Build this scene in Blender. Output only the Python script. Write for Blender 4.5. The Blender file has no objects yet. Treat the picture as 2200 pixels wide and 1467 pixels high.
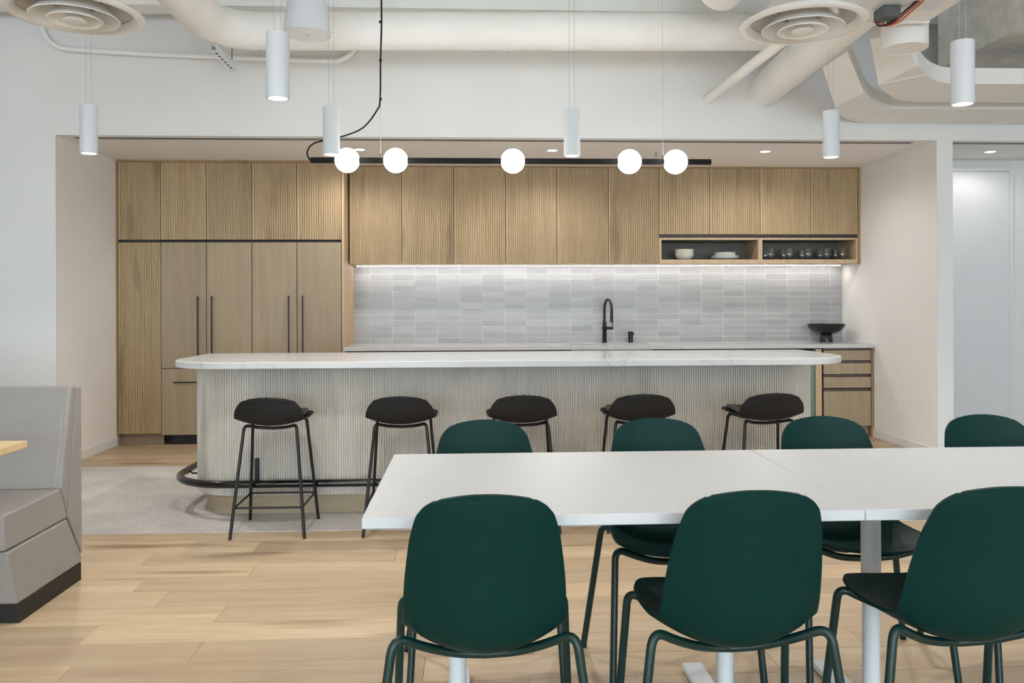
import bpy, math, random
from mathutils import Vector, Matrix
random.seed(7)
PI = math.pi
sc = bpy.context.scene
C = sc.collection

# ------------------------------------------------------------------ camera
FPX, YAW, ROLL, HEYE = 1800.0, math.atan(90 / 1800.0), 0.0038, 1.25
cd = bpy.data.cameras.new('camera'); cam = bpy.data.objects.new('camera', cd); C.objects.link(cam)
cd.sensor_fit = 'HORIZONTAL'; cd.sensor_width = 36.0; cd.lens = 36.0 * FPX / 2200.0
cd.shift_y = -78.8 / 2200.0; cd.clip_start = 0.02
fw = Vector((math.sin(YAW), math.cos(YAW), 0)); rt = Vector((math.cos(YAW), -math.sin(YAW), 0)); up = Vector((0, 0, 1))
r2 = rt * math.cos(ROLL) - up * math.sin(ROLL); u2 = rt * math.sin(ROLL) + up * math.cos(ROLL)
M = Matrix((r2, u2, -fw)).transposed().to_4x4(); M.translation = (0, 0, HEYE)
cam.matrix_world = M
sc.camera = cam
sc.cycles.adaptive_threshold = 0.20

# ------------------------------------------------------------------ world, exposure, window daylight
sc.view_settings.view_transform = 'Standard'; sc.view_settings.look = 'None'
sc.view_settings.exposure = -0.10; sc.view_settings.gamma = 1.0; sc.view_settings.use_curve_mapping = False
w = bpy.data.worlds.new('sky'); sc.world = w; w.use_nodes = True
w.node_tree.nodes['Background'].inputs[0].default_value = (0.72, 0.86, 1.0, 1)
w.node_tree.nodes['Background'].inputs[1].default_value = 1.0

def light(name, kind, loc, rot, energy, color, **k):
    l = bpy.data.lights.new(name, kind); l.energy = energy; l.color = color
    for a, v in k.items(): setattr(l, a, v)
    o = bpy.data.objects.new(name, l); C.objects.link(o); o.location = loc; o.rotation_euler = rot
    return o
WINDOWS = [(-3.7, 2.4), (-0.9, 2.4), (1.9, 2.4), (4.55, 2.1)]       # centre x, width of the windows behind the camera
DAY = (0.66, 0.84, 1.0)
for cx, ww in WINDOWS:
    light('window_daylight', 'AREA', (cx, -11.97, 1.62), (PI / 2, 0, 0), 232 * ww / 2.4, DAY, shape='RECTANGLE', size=ww, size_y=2.8)
WARM = (1.0, 0.97, 0.935)
NEUT = (0.80, 0.91, 1.0)
for lx in (-2.6, 0.6, 3.8):                                         # unseen long lamps added to brighten the deck and room
    for ly in (-5.2, -1.6):
        light('added_lamp_downlight', 'AREA', (lx, ly, 2.68), (0, 0, 0), 5, NEUT, shape='RECTANGLE', size=2.4, size_y=0.12)
        light('added_lamp_uplight', 'AREA', (lx, ly, 2.775), (PI, 0, 0), 55, NEUT, shape='RECTANGLE', size=2.4, size_y=0.12)

# ------------------------------------------------------------------ materials
MAT = {}
def srgb(r, g, b):
    f = lambda c: (c / 255 / 12.92) if c / 255 <= 0.04045 else ((c / 255 + 0.055) / 1.055) ** 2.4
    return (f(r), f(g), f(b), 1)
class NT:
    def __init__(s, name):
        m = bpy.data.materials.new(name); m.use_nodes = True; s.m = m; s.t = m.node_tree; s.n = s.t.nodes
        s.b = s.n['Principled BSDF']; MAT[name] = m
    def add(s, typ, **k):
        n = s.n.new(typ)
        for a, v in k.items():
            if a in n.inputs: n.inputs[a].default_value = v
            else: setattr(n, a, v)
        return n
    def ln(s, a, b): s.t.links.new(a, b)
    def coords(s, scale=(1, 1, 1), rnd=0.0, kind='Object'):
        tc = s.add('ShaderNodeTexCoord'); v = tc.outputs[kind]
        if rnd:
            oi = s.add('ShaderNodeObjectInfo'); mu = s.add('ShaderNodeMath', operation='MULTIPLY'); mu.inputs[1].default_value = rnd
            s.ln(oi.outputs['Random'], mu.inputs[0])
            ad = s.add('ShaderNodeVectorMath', operation='ADD'); s.ln(v, ad.inputs[0]); s.ln(mu.outputs[0], ad.inputs[1]); v = ad.outputs[0]
        mp = s.add('ShaderNodeMapping'); mp.inputs['Scale'].default_value = scale; s.ln(v, mp.inputs['Vector'])
        return mp.outputs[0]
    def noise(s, vec, scale, detail=3, rough=0.55):
        n = s.add('ShaderNodeTexNoise'); n.inputs['Scale'].default_value = scale; n.inputs['Detail'].default_value = detail
        n.inputs['Roughness'].default_value = rough; s.ln(vec, n.inputs['Vector']); return n.outputs['Fac']
    def ramp(s, fac, stops):
        r = s.add('ShaderNodeValToRGB'); e = r.color_ramp.elements
        while len(e) < len(stops): e.new(0.5)
        for i, (p, c) in enumerate(stops): e[i].position = p; e[i].color = c
        s.ln(fac, r.inputs[0]); return r.outputs[0]
    def mix(s, fac, a, b, mode='MIX'):
        m = s.add('ShaderNodeMix', data_type='RGBA', blend_type=mode)
        for sock, v in ((m.inputs[0], fac), (m.inputs[6], a), (m.inputs[7], b)):
            if hasattr(v, 'links') or isinstance(v, bpy.types.NodeSocket): s.ln(v, sock)
            else: sock.default_value = v
        return m.outputs[2]
    def rnd(s):
        return s.add('ShaderNodeObjectInfo').outputs['Random']
    def bump(s, fac, strength=0.2, dist=0.002):
        b = s.add('ShaderNodeBump'); b.inputs['Strength'].default_value = strength; b.inputs['Distance'].default_value = dist
        s.ln(fac, b.inputs['Height']); s.ln(b.outputs[0], s.b.inputs['Normal'])
    def base(s, c):
        if isinstance(c, bpy.types.NodeSocket): s.ln(c, s.b.inputs['Base Color'])
        else: s.b.inputs['Base Color'].default_value = c
    def set(s, **k):
        for a, v in k.items(): s.b.inputs[a.replace('_', ' ')].default_value = v
        return s

def plain(name, col, rough=0.5, metal=0.0, var=0.03, scale=6.0, bump=0.0, spec=0.5, coat=0.0):
    n = NT(name); v = n.coords(); f = n.noise(v, scale, 1)
    lo = tuple(c * (1 - var) for c in col[:3]) + (1,); hi = tuple(min(1, c * (1 + var)) for c in col[:3]) + (1,)
    n.base(n.ramp(f, [(0.3, lo), (0.7, hi)]))
    n.set(Roughness=rough, Metallic=metal); n.b.inputs['Specular IOR Level'].default_value = spec
    if coat: n.b.inputs['Coat Weight'].default_value = coat
    if bump: n.bump(n.noise(v, scale * 40, 2), bump, 0.001)
    return n
def emit(name, col, strength):
    n = NT(name); n.base((0.8, 0.8, 0.8, 1)); n.b.inputs['Emission Color'].default_value = col; n.b.inputs['Emission Strength'].default_value = strength
    return n
def wood(name, cols, stretch, rnd=30.0, tone=0.10, rough=0.5, fine=1.0, knots=True, spec=0.35):
    """stretch: per-axis frequency, small along the grain"""
    n = NT(name); v = n.coords(stretch, rnd)
    a = n.noise(v, 1.0, 4, 0.6); b = n.noise(v, 6.0 * fine, 3, 0.7)
    c = n.ramp(a, [(0.25, cols[0]), (0.5, cols[1]), (0.75, cols[2])])
    c = n.mix(0.35, c, n.ramp(b, [(0.3, cols[0]), (0.7, cols[2])]), 'MIX')
    if tone:
        t = n.ramp(n.rnd(), [(0, (1 - tone, 1 - tone, 1 - tone, 1)), (1, (1 + tone, 1 + tone, 1 + tone * 0.8, 1))])
        c = n.mix(1.0, c, t, 'MULTIPLY')
    if knots:
        v2 = n.coords(tuple(s * 0.5 if s > 3 else s * 1.4 for s in stretch), rnd)
        k = n.noise(v2, 1.3, 2, 0.4)
        c = n.mix(n.ramp(k, [(0.62, (0, 0, 0, 1)), (0.76, (0.8, 0.8, 0.8, 1))]), c, cols[3])
    n.base(c); n.set(Roughness=rough); n.b.inputs['Specular IOR Level'].default_value = spec
    n.bump(b, 0.08, 0.001)
    return n

plain('wall_paint', srgb(238, 237, 235), 0.85, var=0.012, scale=2, spec=0.25)
plain('alcove_paint', srgb(246, 243, 240), 0.85, var=0.012, scale=2, spec=0.25)
plain('ceiling_paint', srgb(246, 245, 240), 0.9, var=0.03, scale=3, spec=0.2)
plain('duct_paint', srgb(247, 246, 243), 0.7, var=0.025, scale=4, spec=0.3)
plain('concrete', srgb(236, 234, 229), 0.9, var=0.08, scale=9, bump=0.4, spec=0.2)
n = MAT['concrete']
plain('white_trim', srgb(236, 235, 233), 0.5, var=0.01)
plain('white_door', srgb(232, 232, 233), 0.4, var=0.008)
plain('white_laminate', srgb(205, 207, 210), 0.38, var=0.008, spec=0.4)
plain('white_metal', srgb(226, 231, 236), 0.35, var=0.01)
plain('pendant_white', srgb(222, 228, 234), 0.55, var=0.01)
plain('black_metal', srgb(24, 24, 25), 0.42, metal=0.0, var=0.1, spec=0.45)
plain('black_gloss', srgb(10, 10, 11), 0.16, var=0.1, spec=0.5, coat=0.3)
plain('black_matte', srgb(20, 20, 20), 0.65, var=0.1, spec=0.3)
plain('black_ceramic', srgb(22, 21, 21), 0.24, var=0.1, spec=0.5)
plain('stool_plastic', srgb(25, 25, 26), 0.55, var=0.06, spec=0.35)
plain('stool_pad', srgb(48, 48, 49), 0.38, var=0.08, spec=0.5)
plain('dark_channel', srgb(46, 41, 39), 0.5, var=0.05)
plain('bronze_channel', srgb(92, 80, 78), 0.4, metal=0.3, var=0.05)
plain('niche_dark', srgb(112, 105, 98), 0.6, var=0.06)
plain('green_shell', srgb(0, 46, 43), 0.5, var=0.05, spec=0.18)
plain('green_metal', srgb(7, 46, 44), 0.35, var=0.05, spec=0.5)
plain('glide_black', srgb(15, 15, 15), 0.6)
plain('grey_vinyl', srgb(154, 149, 145), 0.55, var=0.025, scale=18, bump=0.1, spec=0.35)
plain('thread', srgb(205, 205, 208), 0.8)
plain('plinth_black', srgb(20, 18, 17), 0.5, var=0.15)
plain('grout', srgb(244, 243, 241), 0.8, var=0.02)
plain('porcelain_white', srgb(238, 238, 232), 0.25, var=0.01)
plain('porcelain_cream', srgb(224, 222, 204), 0.3, var=0.02)
plain('steel', srgb(170, 170, 172), 0.3, metal=0.9, var=0.05)
plain('fridge_green', srgb(120, 150, 132), 0.15, var=0.2, scale=5, spec=0.6)
plain('kick_brown', srgb(158, 138, 115), 0.55, var=0.05)
plain('copper', srgb(196, 96, 52), 0.4); plain('wire_red', srgb(160, 40, 40), 0.5); plain('wire_grey', srgb(90, 92, 95), 0.5)
plain('cable_pale', srgb(186, 186, 184), 0.5)
plain('galvanised', srgb(120, 120, 116), 0.45, metal=0.5, var=0.1)
plain('silver_vane', srgb(214, 210, 204), 0.35, metal=0.35, var=0.05)
emit('globe_glow', (1.0, 0.965, 0.91, 1), 15.0)
emit('lens_glow', (1.0, 0.95, 0.86, 1), 9.0)
emit('led_glow', (1.0, 0.965, 0.93, 1), 20.0)
OAK = [srgb(166, 142, 107), srgb(184, 160, 124), srgb(198, 175, 141), srgb(138, 114, 86)]
OAKP = [srgb(157, 138, 113), srgb(171, 152, 126), srgb(184, 165, 139), srgb(140, 120, 96)]
wood('oak_vertical', OAKP, (22, 22, 0.7), tone=0.05, knots=False)
wood('oak_fluted', OAK, (9, 9, 0.6), tone=0.07)
wood('oak_trim', [srgb(150, 118, 80), srgb(166, 134, 94), srgb(182, 152, 112), srgb(126, 98, 68)], (12, 12, 0.6), tone=0.04)
wood('oak_plain', [srgb(186, 156, 122), srgb(204, 176, 143), srgb(216, 191, 160), srgb(150, 122, 92)], (16, 16, 0.5), tone=0.03, knots=False)
wood('island_oak', [srgb(202, 194, 182), srgb(216, 209, 198), srgb(228, 222, 212), srgb(176, 167, 154)], (7, 7, 0.7), tone=0.0)
wood('island_kick', [srgb(160, 142, 115), srgb(175, 158, 130), srgb(188, 172, 146), srgb(140, 122, 100)], (1.0, 1.0, 14), tone=0.0, knots=False)
wood('table_maple', [srgb(214, 180, 132), srgb(226, 196, 150), srgb(234, 208, 166), srgb(196, 160, 112)], (0.8, 14, 14), tone=0.0, knots=False)
wood('floor_oak', [srgb(172, 146, 116), srgb(196, 171, 140), srgb(214, 193, 164), srgb(122, 94, 66)], (0.6, 9, 9), rnd=60, tone=0.15, rough=0.42, fine=0.7)

# floor slab beyond the modelled planks: same boards as a material
n = NT('floor_far'); v = n.coords((1, 1, 1)); br = n.add('ShaderNodeTexBrick'); br.inputs['Scale'].default_value = 1.0
br.inputs['Brick Width'].default_value = 1.22; br.inputs['Row Height'].default_value = 0.19; br.inputs['Mortar Size'].default_value = 0.001
br.inputs['Color1'].default_value = srgb(190, 158, 120); br.inputs['Color2'].default_value = srgb(212, 184, 148); br.inputs['Mortar'].default_value = srgb(120, 95, 70)
n.ln(v, br.inputs['Vector']); n.base(br.outputs[0]); n.set(Roughness=0.45)

# carpet
n = NT('carpet'); v = n.coords((1, 1, 1)); a = n.noise(v, 90, 4, 0.7); b = n.noise(v, 3.0, 3, 0.6)
c = n.ramp(a, [(0.33, srgb(168, 161, 156)), (0.5, srgb(206, 200, 194)), (0.68, srgb(226, 220, 214))])
c = n.mix(0.35, c, n.ramp(b, [(0.35, srgb(184, 177, 171)), (0.65, srgb(228, 222, 216))]))
n.base(c); n.set(Roughness=0.95); n.b.inputs['Specular IOR Level'].default_value = 0.1; n.bump(a, 0.6, 0.004)

# white quartz with thin grey veins
n = NT('quartz'); v = n.coords((1, 1, 1)); a = n.noise(v, 1.6, 6, 0.65); mu = n.add('ShaderNodeMath', operation='SUBTRACT'); mu.inputs[1].default_value = 0.5
n.ln(a, mu.inputs[0]); ab = n.add('ShaderNodeMath', operation='ABSOLUTE'); n.ln(mu.outputs[0], ab.inputs[0])
vein = n.ramp(ab.outputs[0], [(0.0, (0.55, 0.55, 0.55, 1)), (0.012, (0, 0, 0, 1))])
msk = n.ramp(n.noise(v, 2.2, 2), [(0.5, (0, 0, 0, 1)), (0.66, (1, 1, 1, 1))])
f = n.mix(1.0, vein, msk, 'MULTIPLY')
n.base(n.mix(f, srgb(207, 207, 206), srgb(146, 146, 148))); n.set(Roughness=0.14); n.b.inputs['Specular IOR Level'].default_value = 0.5

# glazed tile: pale grey, hand-made waviness, streaked
n = NT('tile_glaze'); v = n.coords((3, 3, 26), 50); a = n.noise(v, 1.0, 3); v2 = n.coords((9, 9, 9), 50); b = n.noise(v2, 1.0, 2)
t = n.ramp(n.rnd(), [(0, srgb(160, 159, 159)), (0.5, srgb(170, 169, 169)), (1, srgb(180, 179, 178))])
n.base(n.mix(0.3, t, n.ramp(a, [(0.3, srgb(158, 158, 158)), (0.7, srgb(186, 185, 184))]))); n.set(Roughness=0.27); n.b.inputs['Specular IOR Level'].default_value = 0.32
n.bump(b, 0.25, 0.004)

# clear drinking glass, tinted fridge glass
n = NT('clear_glass'); n.base((1, 1, 1, 1)); n.set(Roughness=0.02, IOR=1.45); n.b.inputs['Transmission Weight'].default_value = 1.0
n = NT('fridge_glass'); n.base(srgb(190, 215, 200)); n.set(Roughness=0.05, IOR=1.3); n.b.inputs['Transmission Weight'].default_value = 0.7

# ------------------------------------------------------------------ mesh helpers
class MB:
    def __init__(s): s.v = []; s.f = []
    def add(s, vs, fs):
        o = len(s.v); s.v += [tuple(p) for p in vs]; s.f += [tuple(i + o for i in f) for f in fs]; return s
    def box(s, x0, x1, y0, y1, z0, z1, c=0.0):
        if c <= 0:
            vs = [(x, y, z) for z in (z0, z1) for y in (y0, y1) for x in (x0, x1)]
            return s.add(vs, [(0, 2, 3, 1), (4, 5, 7, 6), (0, 1, 5, 4), (2, 6, 7, 3), (0, 4, 6, 2), (1, 3, 7, 5)])
        vs = []; idx = {}
        X = (x0, x1); Y = (y0, y1); Z = (z0, z1)
        for i in (0, 1):
            for j in (0, 1):
                for k in (0, 1):
                    dx, dy, dz = (c if i == 0 else -c), (c if j == 0 else -c), (c if k == 0 else -c)
                    for a, p in (('x', (X[i], Y[j] + dy, Z[k] + dz)), ('y', (X[i] + dx, Y[j], Z[k] + dz)), ('z', (X[i] + dx, Y[j] + dy, Z[k]))):
                        idx[(a, i, j, k)] = len(vs); vs.append(p)
        fs = []
        for i in (0, 1):
            q = [idx[('x', i, j, k)] for j, k in ((0, 0), (1, 0), (1, 1), (0, 1))]; fs.append(q if i else q[::-1])
            q = [idx[('y', j, i, k)] for j, k in ((0, 0), (0, 1), (1, 1), (1, 0))]; fs.append(q if i else q[::-1])
            q = [idx[('z', j, k, i)] for j, k in ((0, 0), (1, 0), (1, 1), (0, 1))]; fs.append(q if i else q[::-1])
        for i in (0, 1):
            for j in (0, 1):
                q = [idx[('x', i, j, 0)], idx[('y', i, j, 0)], idx[('y', i, j, 1)], idx[('x', i, j, 1)]]; fs.append(q if (i + j) % 2 == 0 and False else q)
                q = [idx[('x', i, 0, j)], idx[('z', i, 0, j)], idx[('z', i, 1, j)], idx[('x', i, 1, j)]]; fs.append(q)
                q = [idx[('y', 0, i, j)], idx[('z', 0, i, j)], idx[('z', 1, i, j)], idx[('y', 1, i, j)]]; fs.append(q)
                for k in (0, 1): fs.append([idx[('x', i, j, k)], idx[('y', i, j, k)], idx[('z', i, j, k)]])
        return s.add(vs, fs)
    def prism(s, pts, z0, z1):
        n = len(pts); vs = [(x, y, z0) for x, y in pts] + [(x, y, z1) for x, y in pts]
        return s.add(vs, [tuple(range(n))[::-1], tuple(range(n, 2 * n))] + [(i, (i + 1) % n, n + (i + 1) % n, n + i) for i in range(n)])
    def xprism(s, pts, x0, x1):
        """outline in (y, z), extruded along x"""
        n = len(pts); vs = [(x0, y, z) for y, z in pts] + [(x1, y, z) for y, z in pts]
        return s.add(vs, [tuple(range(n)), tuple(range(n, 2 * n))[::-1]] + [(i, n + i, n + (i + 1) % n, (i + 1) % n) for i in range(n)])
    def tube(s, path, r, n=10, caps=True, closed=False):
        P = [Vector(p) for p in path]; R = r if isinstance(r, (list, tuple)) else [r] * len(P)
        m = len(P); T = []
        for i in range(m):
            a = P[i - 1] if (i > 0 or closed) else P[i]; b = P[(i + 1) % m] if (i < m - 1 or closed) else P[i]
            T.append((b - a).normalized())
        ref = Vector((0, 0, 1)) if abs(T[0].z) < 0.9 else Vector((0, 1, 0))
        u = T[0].cross(ref).normalized(); vs = []
        for i in range(m):
            u = (u - T[i] * u.dot(T[i])); u.normalize(); v = T[i].cross(u)
            for k in range(n):
                a = 2 * PI * k / n; vs.append(P[i] + (u * math.cos(a) + v * math.sin(a)) * R[i])
        fs = []
        for i in range(m if closed else m - 1):
            j = (i + 1) % m
            for k in range(n): fs.append((i * n + k, i * n + (k + 1) % n, j * n + (k + 1) % n, j * n + k))
        if caps and not closed: fs += [tuple(range(n))[::-1], tuple((m - 1) * n + k for k in range(n))]
        return s.add(vs, fs)
    def lathe(s, prof, n=24, c=(0, 0, 0), closed=False):
        """profile of (r, z)"""
        vs = []; m = len(prof)
        for r, z in prof:
            for k in range(n):
                a = 2 * PI * k / n; vs.append((c[0] + max(r, 1e-5) * math.cos(a), c[1] + max(r, 1e-5) * math.sin(a), c[2] + z))
        fs = [(i * n + k, i * n + (k + 1) % n, ((i + 1) % m) * n + (k + 1) % n, ((i + 1) % m) * n + k) for i in range(m if closed else m - 1) for k in range(n)]
        return s.add(vs, fs)
    def sheet(s, G, t):
        """thick sheet from a grid of points, t = thickness along -normal"""
        m, n = len(G), len(G[0]); G = [[Vector(p) for p in row] for row in G]; N = []
        for i in range(m):
            row = []
            for j in range(n):
                a = G[min(i + 1, m - 1)][j] - G[max(i - 1, 0)][j]; b = G[i][min(j + 1, n - 1)] - G[i][max(j - 1, 0)]
                q = a.cross(b); row.append(q.normalized() if q.length > 1e-9 else Vector((0, 0, 0)))
            N.append(row)
        for i in (0, m - 1):
            k = 1 if i == 0 else m - 2
            for j in range(n): N[i][j] = N[k][j]
        vs = [G[i][j] for i in range(m) for j in range(n)] + [G[i][j] - N[i][j] * t for i in range(m) for j in range(n)]
        o = m * n; fs = []
        for i in range(m - 1):
            for j in range(n - 1):
                a, b, c, d = i * n + j, i * n + j + 1, (i + 1) * n + j + 1, (i + 1) * n + j
                fs.append((a, d, c, b)); fs.append((o + a, o + b, o + c, o + d))
        rim = [i * n for i in range(m)] + [(m - 1) * n + j for j in range(1, n)] + [i * n + n - 1 for i in range(m - 2, -1, -1)] + [j for j in range(n - 2, 0, -1)]
        for q in range(len(rim)):
            a, b = rim[q], rim[(q + 1) % len(rim)]; fs.append((a, b, o + b, o + a))
        return s.add(vs, fs)

BASE = {}
def mesh(name, mb, mat, off=(0, 0, 0), angle=40):
    import bmesh
    me = bpy.data.meshes.new(name); me.from_pydata([(p[0] - off[0], p[1] - off[1], p[2] - off[2]) for p in mb.v], [], mb.f)
    bm = bmesh.new(); bm.from_mesh(me); bmesh.ops.recalc_face_normals(bm, faces=bm.faces); bm.to_mesh(me); bm.free()
    for p in me.polygons: p.use_smooth = True
    me.set_sharp_from_angle(angle=math.radians(angle))
    me.materials.append(MAT[mat]); me.update(); return me
def base_of(o):
    while o.parent: o = o.parent
    return BASE.get(o.name, (0, 0, 0))
def obj(name, mb, mat, parent=None, label=None, kind=None, angle=40):
    """one mesh object; coordinates are in the frame of the scene, moved into the frame of its thing"""
    o = bpy.data.objects.new(name, mesh(name, mb, mat, base_of(parent) if parent else (0, 0, 0), angle)); C.objects.link(o)
    if parent: o.parent = parent
    if label: o['label'] = label
    if kind: o['kind'] = kind
    return o
def thing(name, label, cat, loc=(0, 0, 0), group=None):
    o = bpy.data.objects.new(name, None); C.objects.link(o); o.location = loc; o.empty_display_size = 0.1
    BASE[o.name] = tuple(loc); o['label'] = label; o['category'] = cat
    if group: o['group'] = group
    return o
def single(name, mb, mat, label, cat, loc=(0, 0, 0), group=None, angle=40):
    o = bpy.data.objects.new(name, mesh(name, mb, mat, loc, angle)); C.objects.link(o); o.location = loc
    BASE[o.name] = tuple(loc); o['label'] = label; o['category'] = cat
    if group: o['group'] = group
    return o
def struct(name, mb, mat, parent=None):
    o = obj(name, mb, mat, parent); o['kind'] = 'structure'; return o
def dup(root, loc, rotz, label):
    r = root.copy(); C.objects.link(r); r.location = loc; r.rotation_euler = (0, 0, rotz); r['label'] = label
    for ch in list(root.children):
        c = ch.copy(); C.objects.link(c); c.parent = r
        for g in list(ch.children):
            d = g.copy(); C.objects.link(d); d.parent = c
    return r
def catmull(ctrl, k):
    out = []; m = len(ctrl)
    for i in range(m - 1):
        p0, p1, p2, p3 = ctrl[max(i - 1, 0)], ctrl[i], ctrl[i + 1], ctrl[min(i + 2, m - 1)]
        for q in range(k):
            t = q / k
            out.append(tuple(0.5 * (2 * b + (c - a) * t + (2 * a - 5 * b + 4 * c - d) * t * t + (3 * b - a - 3 * c + d) * t ** 3) for a, b, c, d in zip(p0, p1, p2, p3)))
    out.append(tuple(ctrl[-1])); return out
def rounded(pts, r, k=6):
    """polyline with rounded corners"""
    P = [Vector(p) for p in pts]; out = [P[0]]
    for i in range(1, len(P) - 1):
        a, b, c = P[i - 1], P[i], P[i + 1]; rr = min(r, (a - b).length * 0.49, (c - b).length * 0.49)
        s, e = b + (a - b).normalized() * rr, b + (c - b).normalized() * rr
        for q in range(k + 1):
            t = q / k; out.append(s * (1 - t) ** 2 + b * 2 * t * (1 - t) + e * t * t)
    out.append(P[-1]); return out
def rrect(x0, x1, y0, y1, rf, rb, k=14):
    pts = []
    for cx, cy, r, a0 in ((x1 - rf, y0 + rf, rf, -90), (x1 - rb, y1 - rb, rb, 0), (x0 + rb, y1 - rb, rb, 90), (x0 + rf, y0 + rf, rf, 180)):
        for q in range(k + 1):
            a = math.radians(a0 + 90 * q / k); pts.append((cx + r * math.cos(a), cy + r * math.sin(a)))
    return pts

# ------------------------------------------------------------------ the setting
XL, XR, YF, YB, ZC, ZD = -3.17, 3.77, 6.59, 8.33, 2.565, 3.60
RX0, RX1, LY0 = 3.903, 5.80, -12.0
LX = -5.2
fl = struct('floor', MB().box(LX, RX1, LY0, YB + 0.1, -0.12, -0.006), 'floor_far')
CY0, CY1 = 4.695, 6.654            # carpet strip
PW, PL = 0.19, 1.22
plank_mesh = {}
def plank(x0, x1, y0, y1):
    key = (round(x1 - x0, 3), round(y1 - y0, 3))
    if key not in plank_mesh:
        a, b = key[0] / 2 - 0.0006, key[1] / 2 - 0.0006
        plank_mesh[key] = mesh('plank', MB().box(-a, a, -b, b, -0.0055, 0.0, 0.0008), 'floor_oak')
    o = bpy.data.objects.new('plank', plank_mesh[key]); C.objects.link(o); o.parent = fl; o.location = ((x0 + x1) / 2, (y0 + y1) / 2, 0)
def plank_field(xa, xb, ya, yb, from_top):
    r = 0; y = yb if from_top else ya
    while (y - 0.02 > ya) if from_top else (y + 0.02 < yb):
        y0, y1 = (max(ya, y - PW), y) if from_top else (y, min(yb, y + PW))
        x = xa - random.uniform(0, PL * 0.8)
        while x < xb:
            a, b = max(x, xa), min(x + PL, xb)
            if b - a > 0.05: plank(a, b, y0, y1)
            x += PL
        y = y - PW if from_top else y + PW
plank_field(-3.4, 4.4, 2.0, CY0, True)
plank_field(XL, XR, CY1, 7.80, False)
single('carpet_inlay', MB().box(LX, RX1 - 0.0, CY0, CY1, -0.006, 0.003, 0.0015), 'carpet', 'mottled light grey carpet strip laid between the wood planks under the island', 'carpet', (0.6, 5.67, 0))

m = MB(); m.box(LX, RX1, YF, YF + 0.03, ZC, ZD); m.box(LX, XL, YF, YF + 0.03, 0, ZC)
struct('wall_front', m, 'wall_paint')
struct('wall_alcove_left', MB().box(XL - 0.1, XL, YF + 0.03, YB + 0.1, 0, ZC + 0.03), 'alcove_paint')
m = MB(); m.box(XR, RX0, YF, YF + 0.012, 0, ZC); struct('wall_pillar', m, 'wall_paint')
struct('wall_alcove_right', MB().box(XR, XR + 0.06, YF + 0.012, YB + 0.1, 0, ZC + 0.03), 'alcove_paint')
struct('wall_recess_left', MB().box(XR + 0.06, RX0, YF + 0.012, 7.6, 0, ZC + 0.03), 'wall_paint')
struct('wall_alcove_back', MB().box(XL - 0.1, XR + 0.1, YB, YB + 0.1, 0, ZC + 0.03), 'alcove_paint')
struct('ceiling_alcove', MB().box(XL, XR, YF + 0.03, YB, ZC, ZC + 0.03), 'alcove_paint')
struct('wall_recess_back', MB().box(RX0, RX1, 7.5, 7.6, 0, ZC + 0.03), 'wall_paint')
struct('ceiling_recess', MB().box(RX0, RX1, YF + 0.03, 7.5, ZC, ZC + 0.03), 'wall_paint')
struct('wall_left', MB().box(LX - 0.1, LX, LY0, YF + 0.03, -0.12, ZD), 'wall_paint')
struct('wall_right', MB().box(RX1, RX1 + 0.1, LY0, 7.6, -0.12, ZD), 'wall_paint')
struct('ceiling', MB().box(LX - 0.1, RX1 + 0.1, LY0, YF + 0.03, ZD, ZD + 0.1), 'ceiling_paint')
# window wall behind the camera
m = MB(); z0, z1 = 0.20, 3.05; xs = LX
m.box(LX, RX1 + 0.9, LY0 - 0.2, LY0 - 0.05, -0.12, z0); m.box(LX, RX1 + 0.9, LY0 - 0.2, LY0 - 0.05, z1, ZD)
for cx, ww in WINDOWS:
    m.box(xs, cx - ww / 2, LY0 - 0.2, LY0 - 0.05, z0, z1); xs = cx + ww / 2
m.box(xs, RX1 + 0.9, LY0 - 0.2, LY0 - 0.05, z0, z1)
struct('wall_back', m, 'wall_paint')
for i, (cx, ww) in enumerate(WINDOWS):
    a, b = cx - ww / 2, cx + ww / 2; yy = LY0 - 0.12
    wf = MB()
    wf.box(a, b, yy, yy + 0.05, z0, z0 + 0.05); wf.box(a, b, yy, yy + 0.05, z1 - 0.05, z1)
    wf.box(a, a + 0.05, yy, yy + 0.05, z0 + 0.05, z1 - 0.05); wf.box(b - 0.05, b, yy, yy + 0.05, z0 + 0.05, z1 - 0.05); wf.box(cx - 0.025, cx + 0.025, yy, yy + 0.05, z0 + 0.05, z1 - 0.05)
    struct('window_%d' % (i + 1), wf, 'white_trim')
BBH = 0.075
struct('baseboard_left', MB().box(XL, XL + 0.012, YF - 0.0, 7.74, 0, BBH, 0.002), 'white_trim')
struct('baseboard_right', MB().box(XR - 0.012, XR, YF + 0.0, 7.73, 0, BBH, 0.002), 'white_trim')
struct('baseboard_front', MB().box(LX, XL, YF - 0.012, YF, 0, BBH, 0.002), 'white_trim')
struct('baseboard_pillar', MB().box(XR, RX0, YF - 0.012, YF, 0, BBH, 0.002), 'white_trim')
# white flush door in the right-hand recess
d = struct('door_1', MB().box(4.08, 4.955, 7.462, 7.494, 0.008, 2.455, 0.002), 'white_door')
m = MB(); m.box(4.035, 4.076, 7.468, 7.5, 0, 2.495); m.box(4.959, 4.995, 7.468, 7.5, 0, 2.495); m.box(4.076, 4.959, 7.468, 7.5, 2.459, 2.495)
obj('door_frame', m, 'white_trim', d)
m = MB(); m.tube([(4.16, 7.462, 1.0), (4.16, 7.41, 1.0), (4.27, 7.41, 1.0)], 0.009, 8); obj('handle', m, 'steel', d, 'brushed steel lever handle')
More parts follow.
